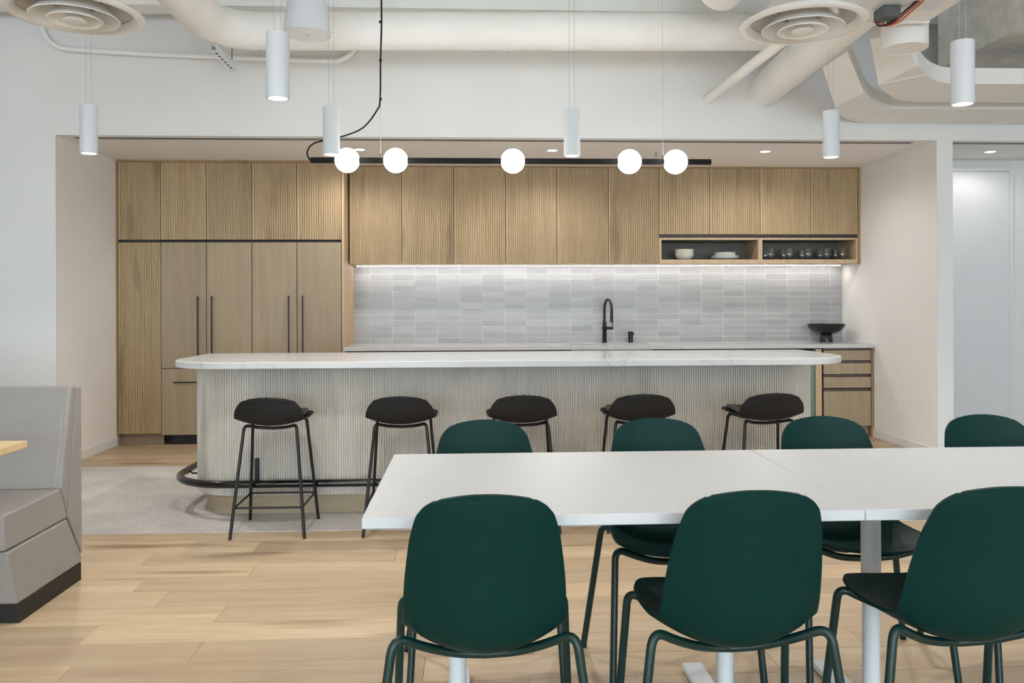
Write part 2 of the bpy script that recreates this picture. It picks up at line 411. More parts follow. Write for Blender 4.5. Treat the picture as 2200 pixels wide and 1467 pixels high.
# steel-coloured beam over the long duct, concrete beam on the right
struct('trim_1', MB().box(LX, RX1, 6.22, 6.42, 3.445, ZD), 'ceiling_paint')
struct('trim_2', MB().box(3.56, 4.30, -4.2, 6.20, 3.02, ZD, 0.004), 'concrete')

# ------------------------------------------------------------------ kitchen: tall wall of cabinets
def fluted(x0, x1, z0, z1, yf, t=0.02, pitch=0.0212):
    n = max(1, round((x1 - x0) / pitch)); p = (x1 - x0) / n; g = 0.0088; d = 0.0085
    prof = []
    for i in range(n):
        a = x0 + i * p
        prof += [(a + 0.0002 if i else a, yf + d), (a + g * 0.62, yf + d), (a + g, yf + 0.0008), (a + g + 0.002, yf), (a + p - 0.002, yf), (a + p - 0.0005, yf + 0.0008)] if i else \
                [(a, yf + 0.0008), (a + 0.002, yf), (a + p - 0.002, yf), (a + p - 0.0005, yf + 0.0008)]
    prof.append((x1, yf + 0.0008))
    prof += [(x1, yf + t), (x0, yf + t)]
    return MB().prism(prof, z0, z1)
def bar_handle(name, parent, p0, p1, yf, mat='black_metal'):
    """square bar pull on two posts in front of a door"""
    r = 0.0055; m = MB(); a, b = Vector(p0), Vector(p1); dr = (b - a).normalized()
    lo = [min(a[i], b[i]) for i in (0, 1)]; hi = [max(a[i], b[i]) for i in (0, 1)]
    m.box(lo[0] - r, hi[0] + r, yf - 0.040, yf - 0.029, lo[1] - r, hi[1] + r, 0.001)
    for q in (a.lerp(b, 0.035), a.lerp(b, 0.965)): m.tube([(q[0], yf - 0.03, q[1]), (q[0], yf + 0.001, q[1])], 0.004, 8)
    return obj(name, m, mat, parent, 'slim black bar pull')
YT = 7.68; TX = [-3.155, -2.777, -2.374, -1.970, -1.567, -1.166]; GAP = 0.0032; TOPT = 2.545
# pantry
t = thing('tall_cabinet', 'tall narrow fluted oak cabinet against the left alcove wall', 'cabinet', (-2.965, 8.0, 0))
m = MB(); m.box(TX[0], TX[1] - 0.001, YT + 0.022, YB - 0.004, 0.1, TOPT); obj('carcass', m, 'dark_channel', t)
obj('plinth', MB().box(TX[0], TX[1] - 0.001, 7.752, 7.77, 0.0, 0.098), 'kick_brown', t)
obj('door', fluted(TX[0] + GAP, TX[1] - GAP, 1.848, TOPT, YT), 'oak_fluted', t)
obj('door', fluted(TX[0] + GAP, TX[1] - GAP, 0.104, 1.822, YT), 'oak_fluted', t)
# two panelled fridges
def fridge(xa, xb, xc, label):
    t = thing('panelled_fridge', label, 'fridge', ((xa + xc) / 2, 8.0, 0), 'built-in fridges behind oak panels')
    obj('body', MB().box(xa + 0.001, xc - 0.001, YT + 0.024, YB - 0.004, 0.1, 1.84), 'dark_channel', t)
    for x0, x1, hx in ((xa, xb, xb - 0.068), (xb, xc, xb + 0.056)):
        d = obj('door', MB().box(x0 + GAP, x1 - GAP, YT, YT + 0.021, 0.691, 1.822, 0.001), 'oak_vertical', t)
        bar_handle('handle', d, (hx, 0.80), (hx, 1.335), YT)
    dr = obj('freezer_drawer', MB().box(xa + GAP, xc - GAP, YT, YT + 0.021, 0.09, 0.686, 0.001), 'oak_vertical', t)
    bar_handle('handle', dr, (xa + 0.126, 0.565), (xc - 0.126, 0.565), YT)
    g = obj('vent_grille', MB().box(xa + 0.02, xc - 0.02, 7.75, 7.77, 0.0, 0.086), 'black_matte', t, 'black louvred vent grille')
    for k in range(4): obj('louvre', MB().box(xa + 0.07, xc - 0.05, 7.738, 7.75, 0.016 + k * 0.017, 0.024 + k * 0.017, 0.001), 'wire_grey', g)
fridge(TX[1], TX[2], TX[3], 'oak panelled fridge beside the narrow fluted cabinet, left of the pair')
fridge(TX[3], TX[4], TX[5], 'oak panelled fridge next to the tiled backsplash, right of the pair')
for xa, xb, xc, lab in ((TX[1], TX[2], TX[3], 'two-door fluted oak cabinet above the left fridge'), (TX[3], TX[4], TX[5], 'two-door fluted oak cabinet above the right fridge')):
    t = thing('bridge_cabinet', lab, 'cabinet', ((xa + xc) / 2, 8.0, 1.845), 'fluted cabinets above the fridges')
    obj('carcass', MB().box(xa + 0.001, xc - 0.001, YT + 0.022, YB - 0.004, 1.846, TOPT), 'dark_channel', t)
    obj('door', fluted(xa + GAP, xb - GAP, 1.848, TOPT, YT), 'oak_fluted', t); obj('door', fluted(xb + GAP, xc - GAP, 1.848, TOPT, YT), 'oak_fluted', t)
single('end_panel', MB().box(-1.163, -1.142, YT - 0.004, YB - 0.004, 0.0, TOPT, 0.001), 'oak_plain', 'tall plain oak end panel between the right fridge and the backsplash', 'panel', (-1.152, 8.0, 0))
m = MB(); m.box(XL, -1.142, YT - 0.006, YB - 0.004, TOPT + 0.002, ZC); m.box(XL, TX[0] - 0.001, YT - 0.006, YT + 0.03, 0.0, TOPT)
single('cabinet_trim', m, 'oak_trim', 'brown oak trim strip along the top and left edge of the tall cabinets', 'trim', (-2.1, 7.68, 2.545))

# ------------------------------------------------------------------ kitchen: wall cabinets
YU = 7.92; sU = YU / 8.001
UX = [x * sU + 0.004 for x in (-1.138, -0.650, -0.156, 0.337, 0.830, 1.327, 1.820, 2.313, 2.810, 3.307, 3.800)]
UX[0] = -1.128; UX[-1] = 3.745
ZU0 = 1.638; ZUT = 2.552
for k, lab in ((0, 'tall fluted oak wall cabinet next to the fridge end panel'), (2, 'tall fluted oak wall cabinet in the middle of the backsplash run'), (4, 'tall fluted oak wall cabinet touching the open plate niche')):
    t = thing('wall_cabinet', lab, 'cabinet', ((UX[k] + UX[k + 2]) / 2, 8.1, ZU0), 'fluted wall cabinets over the backsplash')
    obj('carcass', MB().box(UX[k] + 0.001, UX[k + 2] - 0.001, YU + 0.022, YB - 0.004, ZU0 + 0.014, ZUT), 'dark_channel', t)
    obj('bottom_panel', MB().box(UX[k] + 0.001, UX[k + 2] - 0.001, YU + 0.022, YB - 0.012, ZU0 + 0.0005, ZU0 + 0.0135), 'oak_plain', t)
    for j in (k, k + 1): obj('door', fluted(UX[j] + GAP, UX[j + 1] - GAP, ZU0, ZUT, YU), 'oak_fluted', t)
NZ0, NZ1, NZT = 1.676, 1.866, 1.884
for k, lab, ic in ((6, 'shorter fluted oak wall cabinet above an open niche of bowls and plates', 'left'), (8, 'shorter fluted oak wall cabinet above an open niche of drinking glasses', 'right')):
    xa, xb = UX[k], UX[k + 2] if k == 6 else UX[-1]
    t = thing('niche_cabinet', lab, 'cabinet', ((xa + xb) / 2, 8.1, ZU0), 'wall cabinets with open niches')
    obj('carcass', MB().box(xa + 0.001, xb - 0.001, YU + 0.026, YB - 0.004, 1.908, ZUT), 'dark_channel', t)
    for j in (k, k + 1): obj('door', fluted(UX[j] + GAP, UX[j + 1] - GAP, 1.918, ZUT, YU), 'oak_fluted', t)
    obj('finger_channel', MB().box(xa + 0.001, xb - 0.001, YU + 0.012, YU + 0.025, NZT + 0.001, 1.917), 'dark_channel', t)
    n = MB(); n.box(xa + 0.001, xb - 0.001, YU, YB - 0.02, ZU0, NZ0, 0.0008); n.box(xa + 0.001, xb - 0.001, YU, YB - 0.02, NZ1, NZT, 0.0008)
    n.box(xa + 0.001, xa + 0.021, YU, YB - 0.02, NZ0, NZ1); n.box(xb - 0.021, xb - 0.001, YU, YB - 0.02, NZ0, NZ1)
    obj('niche_frame', n, 'oak_plain', t)
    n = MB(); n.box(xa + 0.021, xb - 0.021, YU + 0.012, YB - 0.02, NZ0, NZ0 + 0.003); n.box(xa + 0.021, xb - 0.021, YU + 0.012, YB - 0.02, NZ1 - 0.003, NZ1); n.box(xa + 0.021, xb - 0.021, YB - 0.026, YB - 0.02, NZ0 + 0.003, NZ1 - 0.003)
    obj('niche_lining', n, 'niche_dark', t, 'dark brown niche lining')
m = MB(); m.box(-1.141, XR, YU - 0.006, YB - 0.004, ZUT + 0.002, ZC); m.box(UX[-1] + 0.001, XR - 0.001, YU - 0.006, YU + 0.03, ZU0 - 0.004, ZUT)
single('cabinet_trim', m, 'oak_trim', 'brown oak trim strip along the top and right edge of the wall cabinets', 'trim', (1.3, 7.92, 2.55))
t = thing('led_strip', 'glowing white light strip under the wall cabinets along the backsplash', 'light', (1.3, 8.21, 1.63))
obj('profile', MB().box(-1.10, 3.70, 8.195, 8.225, 1.632, 1.6375), 'steel', t); obj('diffuser', MB().box(-1.10, 3.70, 8.197, 8.223, 1.627, 1.632), 'led_glow', t)

# ------------------------------------------------------------------ backsplash of single tiles
CT = 0.872
bs = thing('tile_backsplash', 'pale grey glazed tile backsplash of long stacked tiles behind the sink', 'backsplash', (1.3, YB, CT))
TW, TH_, TY = 0.2205, 0.0575, YB - 0.009
obj('grout', MB().box(-1.141, XR - 0.001, TY - 0.0030, YB - 0.0005, CT, 1.636), 'grout', bs)
x0 = -0.985; cols = [(-1.1405, x0)]
for i in range(21): cols.append((x0 + i * TW, x0 + (i + 1) * TW))
cols.append((x0 + 21 * TW, XR - 0.001))
tm = {}
def tile_obj(xa, xb, za, zb):
    key = (round(xb - xa, 4), round(zb - za, 4))
    if key not in tm:
        a, b = key[0] / 2 - 0.0014, key[1] / 2 - 0.0014
        tm[key] = mesh('tile', MB().box(-a, a, -0.0045, 0.006, -b, b, 0.0012), 'tile_glaze', angle=20)
    o = bpy.data.objects.new('tile', tm[key]); C.objects.link(o); o.parent = bs
    o.location = ((xa + xb) / 2 - 1.3, TY - YB - random.uniform(0, 0.001), (za + zb) / 2 - CT)
    o.rotation_euler = (random.gauss(0, 0.010), 0, random.gauss(0, 0.004))
ZT0 = 1.556 - 12 * TH_ + 0.002
for r in range(13):
    za = CT if r == 0 else ZT0 + r * TH_ - 0.0
    zb = ZT0 + (r + 1) * TH_
    for a, b in cols: tile_obj(a, b, za, zb)
m = MB()
for a, b in cols: m.box(a + 0.001, b - 0.001, TY - 0.0045, TY + 0.006, ZT0 + 13 * TH_ + 0.001, 1.636, 0.001)
obj('cut_tile_row', m, 'tile_glaze', bs, kind='stuff')

# ------------------------------------------------------------------ base cabinets, worktop, sink
YBF = 7.655; KZ = 0.1
def base_unit(name, label, cat, xa, xb, ztop=None):
    t = thing(name, label, cat, ((xa + xb) / 2, 8.0, 0))
    obj('carcass', MB().box(xa + 0.001, xb - 0.001, YBF + 0.022, YB - 0.004, KZ, ztop or CT - 0.037), 'dark_channel', t)
    obj('plinth', MB().box(xa + 0.001, xb - 0.001, 7.715, 7.735, 0, KZ - 0.001), 'kick_brown', t)
    return t
cabs = [(-1.139, -0.43, 'flat oak base cabinet under the worktop beside the fridge end panel'), (-0.43, 0.28, 'flat oak base cabinet under the worktop, second from the fridge end panel'),
        (0.28, 0.90, 'flat oak dishwasher panel left of the sink base'), (0.90, 1.72, 'flat oak sink base cabinet below the black tap'), (1.72, 2.55, 'flat oak base cabinet right of the sink, hidden behind the island')]
for xa, xb, lab in cabs:
    t = base_unit('base_cabinet', lab, 'cabinet', xa, xb, 0.615 if 'sink base cabinet' in lab else None); mid = (xa + xb) / 2
    for x0_, x1_ in ((xa, mid), (mid, xb)): obj('door', MB().box(x0_ + GAP, x1_ - GAP, YBF, YBF + 0.021, KZ + 0.002, 0.803, 0.001), 'oak_vertical', t)
t = thing('drinks_fridge', 'undercounter drinks fridge with greenish glass door beside the oak drawers', 'fridge', (2.88, 8.0, 0))
obj('body', MB().box(2.552, 3.206, YBF + 0.025, YB - 0.004, KZ, CT - 0.038), 'black_matte', t)
obj('interior', MB().box(2.58, 3.195, YBF + 0.014, YBF + 0.024, KZ + 0.03, 0.79), 'fridge_green', t)
for k in range(5): obj('shelf', MB().box(2.58, 3.195, YBF + 0.006, YBF + 0.014, 0.20 + k * 0.131, 0.206 + k * 0.131), 'black_matte', t)
obj('glass_door', MB().box(2.555, 3.203, YBF - 0.002, YBF + 0.004, KZ, 0.815, 0.001), 'fridge_glass', t)
obj('plinth', MB().box(2.553, 3.205, 7.715, 7.735, 0, KZ - 0.001), 'kick_brown', t)
single('filler_panel', MB().box(3.212, 3.272, YBF, YB - 0.005, 0.0, 0.826, 0.001), 'oak_plain', 'narrow oak filler panel between the drinks fridge and the drawers', 'panel', (3.242, 8.0, 0))
xa, xb = 3.288, 3.742
t = base_unit('drawer_unit', 'oak four-drawer unit at the right end of the worktop', 'cabinet', xa, xb)
for z0_, z1_ in ((0.106, 0.432), (0.464, 0.563), (0.592, 0.692), (0.720, 0.813)):
    obj('drawer', MB().box(xa + 0.003, xb - 0.003, YBF, YBF + 0.021, z0_, z1_, 0.001), 'oak_vertical', t)
    obj('pull_channel', MB().box(xa + 0.003, xb - 0.012, YBF + 0.010, YBF + 0.021, z1_ + 0.002, z1_ + 0.022), 'bronze_channel', t, 'dark bronze finger channel')
single('side_panel', MB().box(3.745, XR - 0.013, YBF - 0.002, YB - 0.005, 0.0, CT - 0.037, 0.001), 'oak_trim', 'thin oak side panel between the drawers and the right alcove wall', 'panel', (3.755, 8.0, 0))
YCF = 7.628; SX0, SX1, SY0, SY1 = 0.957, 1.700, 7.80, 8.12
m = MB(); zt, zb_ = CT, CT - 0.036
m.box(-1.141, SX0, YCF, YB - 0.0, zb_, zt, 0.0015); m.box(SX1, XR - 0.001, YCF, YB, zb_, zt, 0.0015); m.box(SX0 - 0.0016, SX1 + 0.0016, YCF, SY0, zb_, zt, 0.0015); m.box(SX0 - 0.0016, SX1 + 0.0016, SY1, YB, zb_, zt, 0.0015)
single('kitchen_worktop', m, 'quartz', 'long white quartz worktop in front of the tiled backsplash', 'worktop', (1.3, 8.0, zb_))
m = MB()
m.box(SX0 - 0.01, SX1 + 0.01, SY0 - 0.01, SY1 + 0.01, 0.62, 0.632); m.box(SX0 - 0.012, SX0, SY0 - 0.01, SY1 + 0.01, 0.632, zb_ - 0.001); m.box(SX1, SX1 + 0.012, SY0 - 0.01, SY1 + 0.01, 0.632, zb_ - 0.001)
m.box(SX0, SX1, SY0 - 0.012, SY0, 0.632, zb_ - 0.001); m.box(SX0, SX1, SY1, SY1 + 0.012, 0.632, zb_ - 0.001)
t = thing('sink', 'undermounted steel sink let into the white worktop', 'sink', (1.33, 7.96, 0.62)); obj('basin', m, 'steel', t)
obj('drain', MB().lathe([(0.0, 0.004), (0.04, 0.004), (0.045, 0.0)], 20, (1.33, 7.96, 0.632)), 'black_metal', t)
# tap
fx, fy = 1.322, 8.20
t = thing('tap', 'black gooseneck kitchen tap behind the sink', 'tap', (fx, fy, CT))
obj('base_ring', MB().lathe([(0, 0.007), (0.026, 0.007), (0.029, 0.004), (0.029, 0)], 20, (fx, fy, CT)), 'black_metal', t)
obj('body', MB().lathe([(0.021, 0.007), (0.021, 0.125), (0.0235, 0.128), (0.0235, 0.162), (0.020, 0.165), (0.020, 0.205), (0.014, 0.209), (0, 0.209)], 20, (fx, fy, CT)), 'black_metal', t)
p = [(fx, fy, CT + 0.205), (fx, fy, CT + 0.33)]
for q in range(1, 13):
    a = PI * q / 12; p.append((fx + 0.021 * (1 - math.cos(a)), fy - 0.085 * (1 - math.cos(a)), CT + 0.33 + 0.095 * math.sin(a)))
obj('spout', MB().tube(p, 0.0125, 12), 'black_metal', t)
e = p[-1]; obj('spray_head', MB().tube([(e[0], e[1], e[2] + 0.01), (e[0], e[1], e[2] - 0.03), (e[0], e[1], e[2] - 0.125)], [0.0128, 0.0145, 0.0155], 12), 'black_metal', t)
hd = obj('handle_stem', MB().tube([(fx + 0.02, fy, CT + 0.145), (fx + 0.085, fy, CT + 0.145)], 0.0135, 12), 'black_metal', t)
obj('lever', MB().tube([(fx + 0.079, fy, CT + 0.14), (fx + 0.081, fy, CT + 0.225)], 0.0045, 8), 'black_metal', hd)
ax = 1.581
t = thing('soap_dispenser', 'small black cylinder dispenser standing right of the tap', 'dispenser', (ax, 8.2, CT))
obj('body', MB().lathe([(0.024, 0), (0.024, 0.108), (0.022, 0.112), (0, 0.112)], 18, (ax, 8.2, CT)), 'black_ceramic', t)
obj('knob', MB().tube([(ax + 0.006, 8.175, CT + 0.088), (ax + 0.018, 8.155, CT + 0.088)], 0.011, 12), 'black_gloss', t)
# footed bowl
bx, by = 3.507, 8.10
t = thing('footed_bowl', 'black footed bowl at the right end of the worktop', 'bowl', (bx, by, CT))
obj('foot', MB().lathe([(0, 0), (0.064, 0), (0.062, 0.02), (0.058, 0.075), (0.05, 0.085), (0, 0.085)], 32, (bx, by, CT)), 'black_ceramic', t)
obj('bowl', MB().lathe([(0.05, 0.08), (0.09, 0.088), (0.135, 0.11), (0.165, 0.14), (0.178, 0.17), (0.180, 0.178), (0.176, 0.178), (0.168, 0.16), (0.13, 0.122), (0.07, 0.098), (0, 0.094)], 40, (bx, by, CT)), 'black_ceramic', t)

# crockery in the niches
zN = NZ0 + 0.003; yN = 8.06
bowl_xy = (2.083, yN)
words = ['lowest', 'second from the bottom', 'third from the bottom', 'third from the top', 'second from the top', 'topmost']
bm_ = mesh('cereal_bowl', MB().lathe([(0, 0.0), (0.05, 0.0), (0.054, 0.004), (0.078, 0.018), (0.092, 0.040), (0.0935, 0.044), (0.091, 0.044), (0.075, 0.022), (0.045, 0.008), (0, 0.007)], 32), 'porcelain_cream')
for k in range(6):
    o = bpy.data.objects.new('cereal_bowl', bm_); C.objects.link(o); o.location = (bowl_xy[0], bowl_xy[1], zN + k * 0.0115)
    o['label'] = 'cream bowl, %s of the stack in the open niche' % words[k]; o['category'] = 'bowl'; o['group'] = 'cream bowls stacked in the niche'
def plate_mesh(r): return mesh('plate', MB().lathe([(0, 0), (r * 0.6, 0), (r * 0.66, 0.003), (r * 0.86, 0.010), (r, 0.019), (r, 0.0215), (r * 0.84, 0.0135), (r * 0.62, 0.006), (0, 0.005)], 36), 'porcelain_white')
pbig, psmall = plate_mesh(0.132), plate_mesh(0.104)
z = zN
for k, (me, lab) in enumerate(((pbig, 'large white dinner plate at the bottom of the plate stack in the niche'), (pbig, 'large white dinner plate second from the bottom of the plate stack'), (pbig, 'large white dinner plate directly under the small plates'),
                     (psmall, 'small white plate resting on the large plates in the niche'), (psmall, 'small white plate in the middle of the small plates'), (psmall, 'small white plate on top of the plate stack'))):
    o = bpy.data.objects.new('plate', me); C.objects.link(o); o.location = (2.483, yN, z); z += 0.0085 if k < 2 else 0.011
    o['label'] = lab; o['category'] = 'plate'; o['group'] = 'white plates stacked in the niche'
gm = mesh('drinking_glass', MB().lathe([(0, 0.0), (0.018, 0.0), (0.024, 0.003), (0.035, 0.020), (0.040, 0.042), (0.038, 0.068), (0.031, 0.108), (0.0298, 0.108), (0.0368, 0.068), (0.0386, 0.042), (0.0335, 0.0215), (0.022, 0.008), (0, 0.006)], 28), 'clear_glass')
names = ['beside the niche divider', 'second from the niche divider', 'in the middle', 'second from the right wall', 'nearest the right wall']
for i, gx in enumerate((2.921, 3.107, 3.291, 3.477, 3.632)):
    for X, yy, row in ((gx - 0.004, 8.00, 'front'), (gx + 0.003, 8.17, 'rear')):
        o = bpy.data.objects.new('drinking_glass', gm); C.objects.link(o); o.location = (X, yy, zN)
        o['label'] = 'stemless drinking glass in the %s row of the niche, %s' % (row, names[i]); o['category'] = 'glass'; o['group'] = 'stemless glasses in the niche'

# ------------------------------------------------------------------ island
IZ = 0.930
t = thing('kitchen_island', 'long island bar clad in pale vertical oak slats with rounded front corners', 'island', (0.26, 5.4, 0))
IB = (-1.70, 2.188, 5.05, 5.74)
core = rrect(IB[0] + 0.012, IB[1] - 0.012, IB[2] + 0.012, IB[3], 0.29, 0.01)
obj('body', MB().prism(core, 0.122, IZ - 0.0385), 'island_oak', t)
obj('plinth', MB().prism(rrect(IB[0] + 0.055, IB[1] - 0.055, IB[2] + 0.05, IB[3] - 0.02, 0.26, 0.01), 0.0032, 0.122), 'island_kick', t)
# slats along the left side, the front and the right side
out = rrect(IB[0] + 0.012, IB[1] - 0.012, IB[2] + 0.012, IB[3], 0.29, 0.01, 40)
k = 41; path = out[2 * k + 40:] + out[:k] ; path = [(IB[0] + 0.012, IB[3])] + path[1:] + [(IB[1] - 0.012, IB[3])]
path = [Vector(p) for p in path]; acc = [0.0]
for a, b in zip(path, path[1:]): acc.append(acc[-1] + (b - a).length)
def along(s):
    s = max(0, min(acc[-1] - 1e-6, s)); i = 0
    lo, hi = 0, len(acc) - 1
    while hi - lo > 1:
        md = (lo + hi) // 2
        if acc[md] <= s: lo = md
        else: hi = md
    a, b = path[lo], path[lo + 1]; d = (b - a).normalized(); p = a + d * (s - acc[lo]); return p, Vector((d.y, -d.x))
m = MB(); pitch = 0.0143; ns = int(acc[-1] / pitch)
for i in range(ns):
    pts = []
    for f, o_ in ((0.0, -0.001), (0.06, 0.0092), (0.16, 0.0118), (0.50, 0.0118), (0.60, 0.0092), (0.66, -0.001)):
        p, nn = along((i + f) * pitch); pts.append((p.x + nn.x * o_, p.y + nn.y * o_))
    m.prism(pts, 0.122, IZ - 0.0385)
obj('slat_cladding', m, 'island_oak', t, 'narrow vertical oak slats', kind='stuff')
m = MB(); o1 = rrect(-1.765, 2.300, 4.80, 5.76, 0.37, 0.03); o2 = rrect(-1.762, 2.297, 4.803, 5.757, 0.367, 0.03); nn = len(o1)
vs = [(x, y, IZ - 0.038) for x, y in o2] + [(x, y, IZ - 0.035) for x, y in o1] + [(x, y, IZ - 0.003) for x, y in o1] + [(x, y, IZ) for x, y in o2]
fs = [tuple(range(nn))[::-1], tuple(range(3 * nn, 4 * nn))]
for L in range(3): fs += [(L * nn + i, L * nn + (i + 1) % nn, (L + 1) * nn + (i + 1) % nn, (L + 1) * nn + i) for i in range(nn)]
m.add(vs, fs)
single('island_worktop', m, 'quartz', 'white quartz worktop with rounded front corners on the slatted island', 'worktop', (0.26, 5.3, IZ - 0.038))
# foot rail
t = thing('foot_rail', 'thick black tubular foot rail wrapped around the island front', 'rail', (0.26, 4.96, 0.2))
rp = rrect(-1.795, 2.305, 4.964, 5.95, 0.37, 0.02, 16); k = 17
rl = [(-1.795, 5.70)] + rp[2 * k + 17:] + rp[:k] + [(2.305, 5.70)]
obj('tube', MB().tube([(x, y, 0.208) for x, y in rl], 0.0225, 14), 'black_gloss', t)
for bx_ in (-1.267, -0.45, 0.37, 1.19, 1.80):
    b = MB(); b.box(bx_ - 0.013, bx_ + 0.013, 5.038, 5.050, 0.175, 0.345, 0.002); b.tube([(bx_, 5.045, 0.208), (bx_, 4.965, 0.208)], 0.008, 8); obj('bracket', b, 'black_metal', t)
for sx, wx in ((-1.795, -1.702), (2.305, 2.190)):
    s_ = 1 if sx < wx else -1
    b = MB(); b.tube([(sx + 0.012 * s_, 5.40, 0.212), (sx + 0.035 * s_, 5.40, 0.192), (wx, 5.40, 0.192)], 0.006, 8); b.box(min(wx, wx - 0.008 * s_), max(wx, wx - 0.008 * s_), 5.388, 5.412, 0.15, 0.235); obj('bracket', b, 'black_metal', t)

# ------------------------------------------------------------------ shells for stools and chairs
def shell_grid(ctrl, k, nu, pw=2.2, u0=1.0, inset=0.0):
    """ctrl rows: y, z, half width, curl; curl lifts the edges along the inner normal"""
    S = catmull(ctrl, k); G = []
    for i, (y, z, a, c) in enumerate(S):
        p, q = S[max(i - 1, 0)], S[min(i + 1, len(S) - 1)]
        ty, tz = q[0] - p[0], q[1] - p[1]; l = math.hypot(ty, tz) or 1; ny, nz = -tz / l, ty / l
        row = []
        for j in range(nu + 1):
            u = -1 + 2 * j / nu; u = math.sin(u * PI / 2) * 0.45 + u * 0.55
            h = c * abs(u) ** pw
            row.append((max(a, 0.0015) * u * u0, y + ny * (h + inset), z + nz * (h + inset)))
        G.append(row)
    return G
def local(name, mb, mat, parent, angle=50, **k):
    o = bpy.data.objects.new(name, mesh(name, mb, mat, (0, 0, 0), angle)); C.objects.link(o); o.parent = parent
    for a, v in k.items(): o[a] = v
    return o

# bar stool: local +y is the sitting direction
st = thing('bar_stool', 'black bar stool at the left end of the island', 'stool', (0, 0, 0), 'black stools along the island')
SC = [(-0.2200, 0.7605, 0.003, 0.0), (-0.2199, 0.7601, 0.020, 0.002), (-0.2196, 0.7588, 0.040, 0.004), (-0.2192, 0.7562, 0.062, 0.006), (-0.2185, 0.7510, 0.090, 0.010), (-0.2150, 0.7350, 0.130, 0.018), (-0.2110, 0.7200, 0.152, 0.026), (-0.2040, 0.6890, 0.174, 0.030), (-0.1940, 0.6560, 0.185, 0.033), (-0.1770, 0.6220, 0.189, 0.035), (-0.140, 0.600, 0.190, 0.038),
      (-0.06, 0.591, 0.195, 0.042), (0.04, 0.593, 0.199, 0.048), (0.11, 0.602, 0.192, 0.038), (0.16, 0.614, 0.166, 0.026), (0.186, 0.6215, 0.122, 0.013), (0.197, 0.6252, 0.070, 0.004), (0.200, 0.626, 0.022, 0.0)]
local('shell', MB().sheet(shell_grid(SC, 4, 22, 2.0), 0.007), 'stool_plastic', st)
PC = [(y, z, w_ * 0.86, c_) for (y, z, w_, c_) in SC[9:]]; PC[0] = (PC[0][0], PC[0][1], 0.10, 0.03)
local('seat_pad', MB().sheet(shell_grid(PC, 4, 16, 2.0, inset=0.012), 0.011), 'stool_pad', st)
for sx in (-1, 1):
    for yt, yf_, zt_, xt in ((-0.125, -0.2075, 0.598, 0.140), (0.10, 0.2075, 0.612, 0.150)):
        local('leg', MB().tube(rounded([(0.0, yt * 0.45, zt_ - 0.0235), (sx * 0.075, yt * 0.55, zt_ - 0.018), (sx * xt, yt, zt_ + 0.004), (sx * 0.197, yf_, 0.004)], 0.03, 5), 0.0088, 10), 'black_metal', st)
leg = lambda sx, f, z: (sx * (0.197 - (0.197 - (0.14 if f < 0 else 0.15)) * z / 0.59), (f * 0.2075 + ((-0.125 if f < 0 else 0.10) - f * 0.2075) * z / 0.59), z)
for a, b in ((leg(-1, -1, .166), leg(1, -1, .166)), (leg(-1, 1, .166), leg(1, 1, .166)), (leg(-1, -1, .166), leg(-1, 1, .166)), (leg(1, -1, .166), leg(1, 1, .166))):
    local('footrest_bar', MB().tube([a, b], 0.006, 8), 'black_metal', st)
st.location = (-1.087, 4.742, 0)
for x, rz, lab in ((-0.382, 0.0, 'black bar stool second from the left end of the island'), (0.287, 0.0, 'black bar stool at the middle of the island'),
                   (0.945, 0.0, 'black bar stool second from the right end of the island'), (1.660, 0.06, 'black bar stool at the right end of the island')):
    dup(st, (x, 4.742 - rz * 0.2, 0), rz, lab)

# dining chair: local +y is the sitting direction
ch = thing('dining_chair', 'dark green shell chair at the near side of the table, leftmost', 'chair', (0, 0, 0), 'green shell chairs at the white tables')
KC = [(-0.2722 + q * q / 0.71 * 0.2, 0.823 - q * q / 0.71, q, q * q * 1.05) for q in (0.003, 0.014, 0.026, 0.040, 0.056, 0.074, 0.092, 0.108)] + [(-0.2685, 0.8025, 0.1195, 0.015), (-0.266, 0.789, 0.138, 0.020), (-0.262, 0.771, 0.153, 0.026), (-0.2575, 0.753, 0.162, 0.030), (-0.249, 0.716, 0.172, 0.037),
      (-0.240, 0.679, 0.179, 0.043), (-0.224, 0.606, 0.189, 0.053), (-0.211, 0.545, 0.194, 0.060), (-0.196, 0.485, 0.197, 0.067), (-0.172, 0.437, 0.199, 0.073), (-0.125, 0.407, 0.202, 0.074), (-0.06, 0.399, 0.206, 0.068), (0.02, 0.403, 0.211, 0.060), (0.10, 0.414, 0.213, 0.050), (0.165, 0.430, 0.205, 0.038), (0.208, 0.442, 0.184, 0.025), (0.233, 0.4485, 0.146, 0.012), (0.2445, 0.4515, 0.095, 0.004), (0.248, 0.4525, 0.030, 0.0)]
local('shell', MB().sheet(shell_grid(KC, 4, 26, 2.0), 0.008), 'green_shell', ch)
for sx in (-1, 1):
    l = local('leg', MB().tube(rounded([(0.0, -0.055, 0.3785), (sx * 0.075, -0.065, 0.386), (sx * 0.145, -0.105, 0.418), (sx * 0.218, -0.150, 0.464), (sx * 0.281, -0.195, 0.006)], 0.045, 7), 0.0115, 12), 'green_metal', ch)
    local('glide', MB().tube([(sx * 0.2813, -0.195, 0.0), (sx * 0.2805, -0.1945, 0.010)], 0.0122, 10), 'glide_black', l)
    l = local('leg', MB().tube(rounded([(0.0, 0.10, 0.3945), (sx * 0.09, 0.11, 0.402), (sx * 0.155, 0.13, 0.427), (sx * 0.222, 0.15, 0.458), (sx * 0.245, 0.225, 0.006)], 0.045, 7), 0.0115, 12), 'green_metal', ch)
    local('glide', MB().tube([(sx * 0.2452, 0.225, 0.0), (sx * 0.2448, 0.2245, 0.010)], 0.0122, 10), 'glide_black', l)
ch.location = (0.033, 2.150, 0)
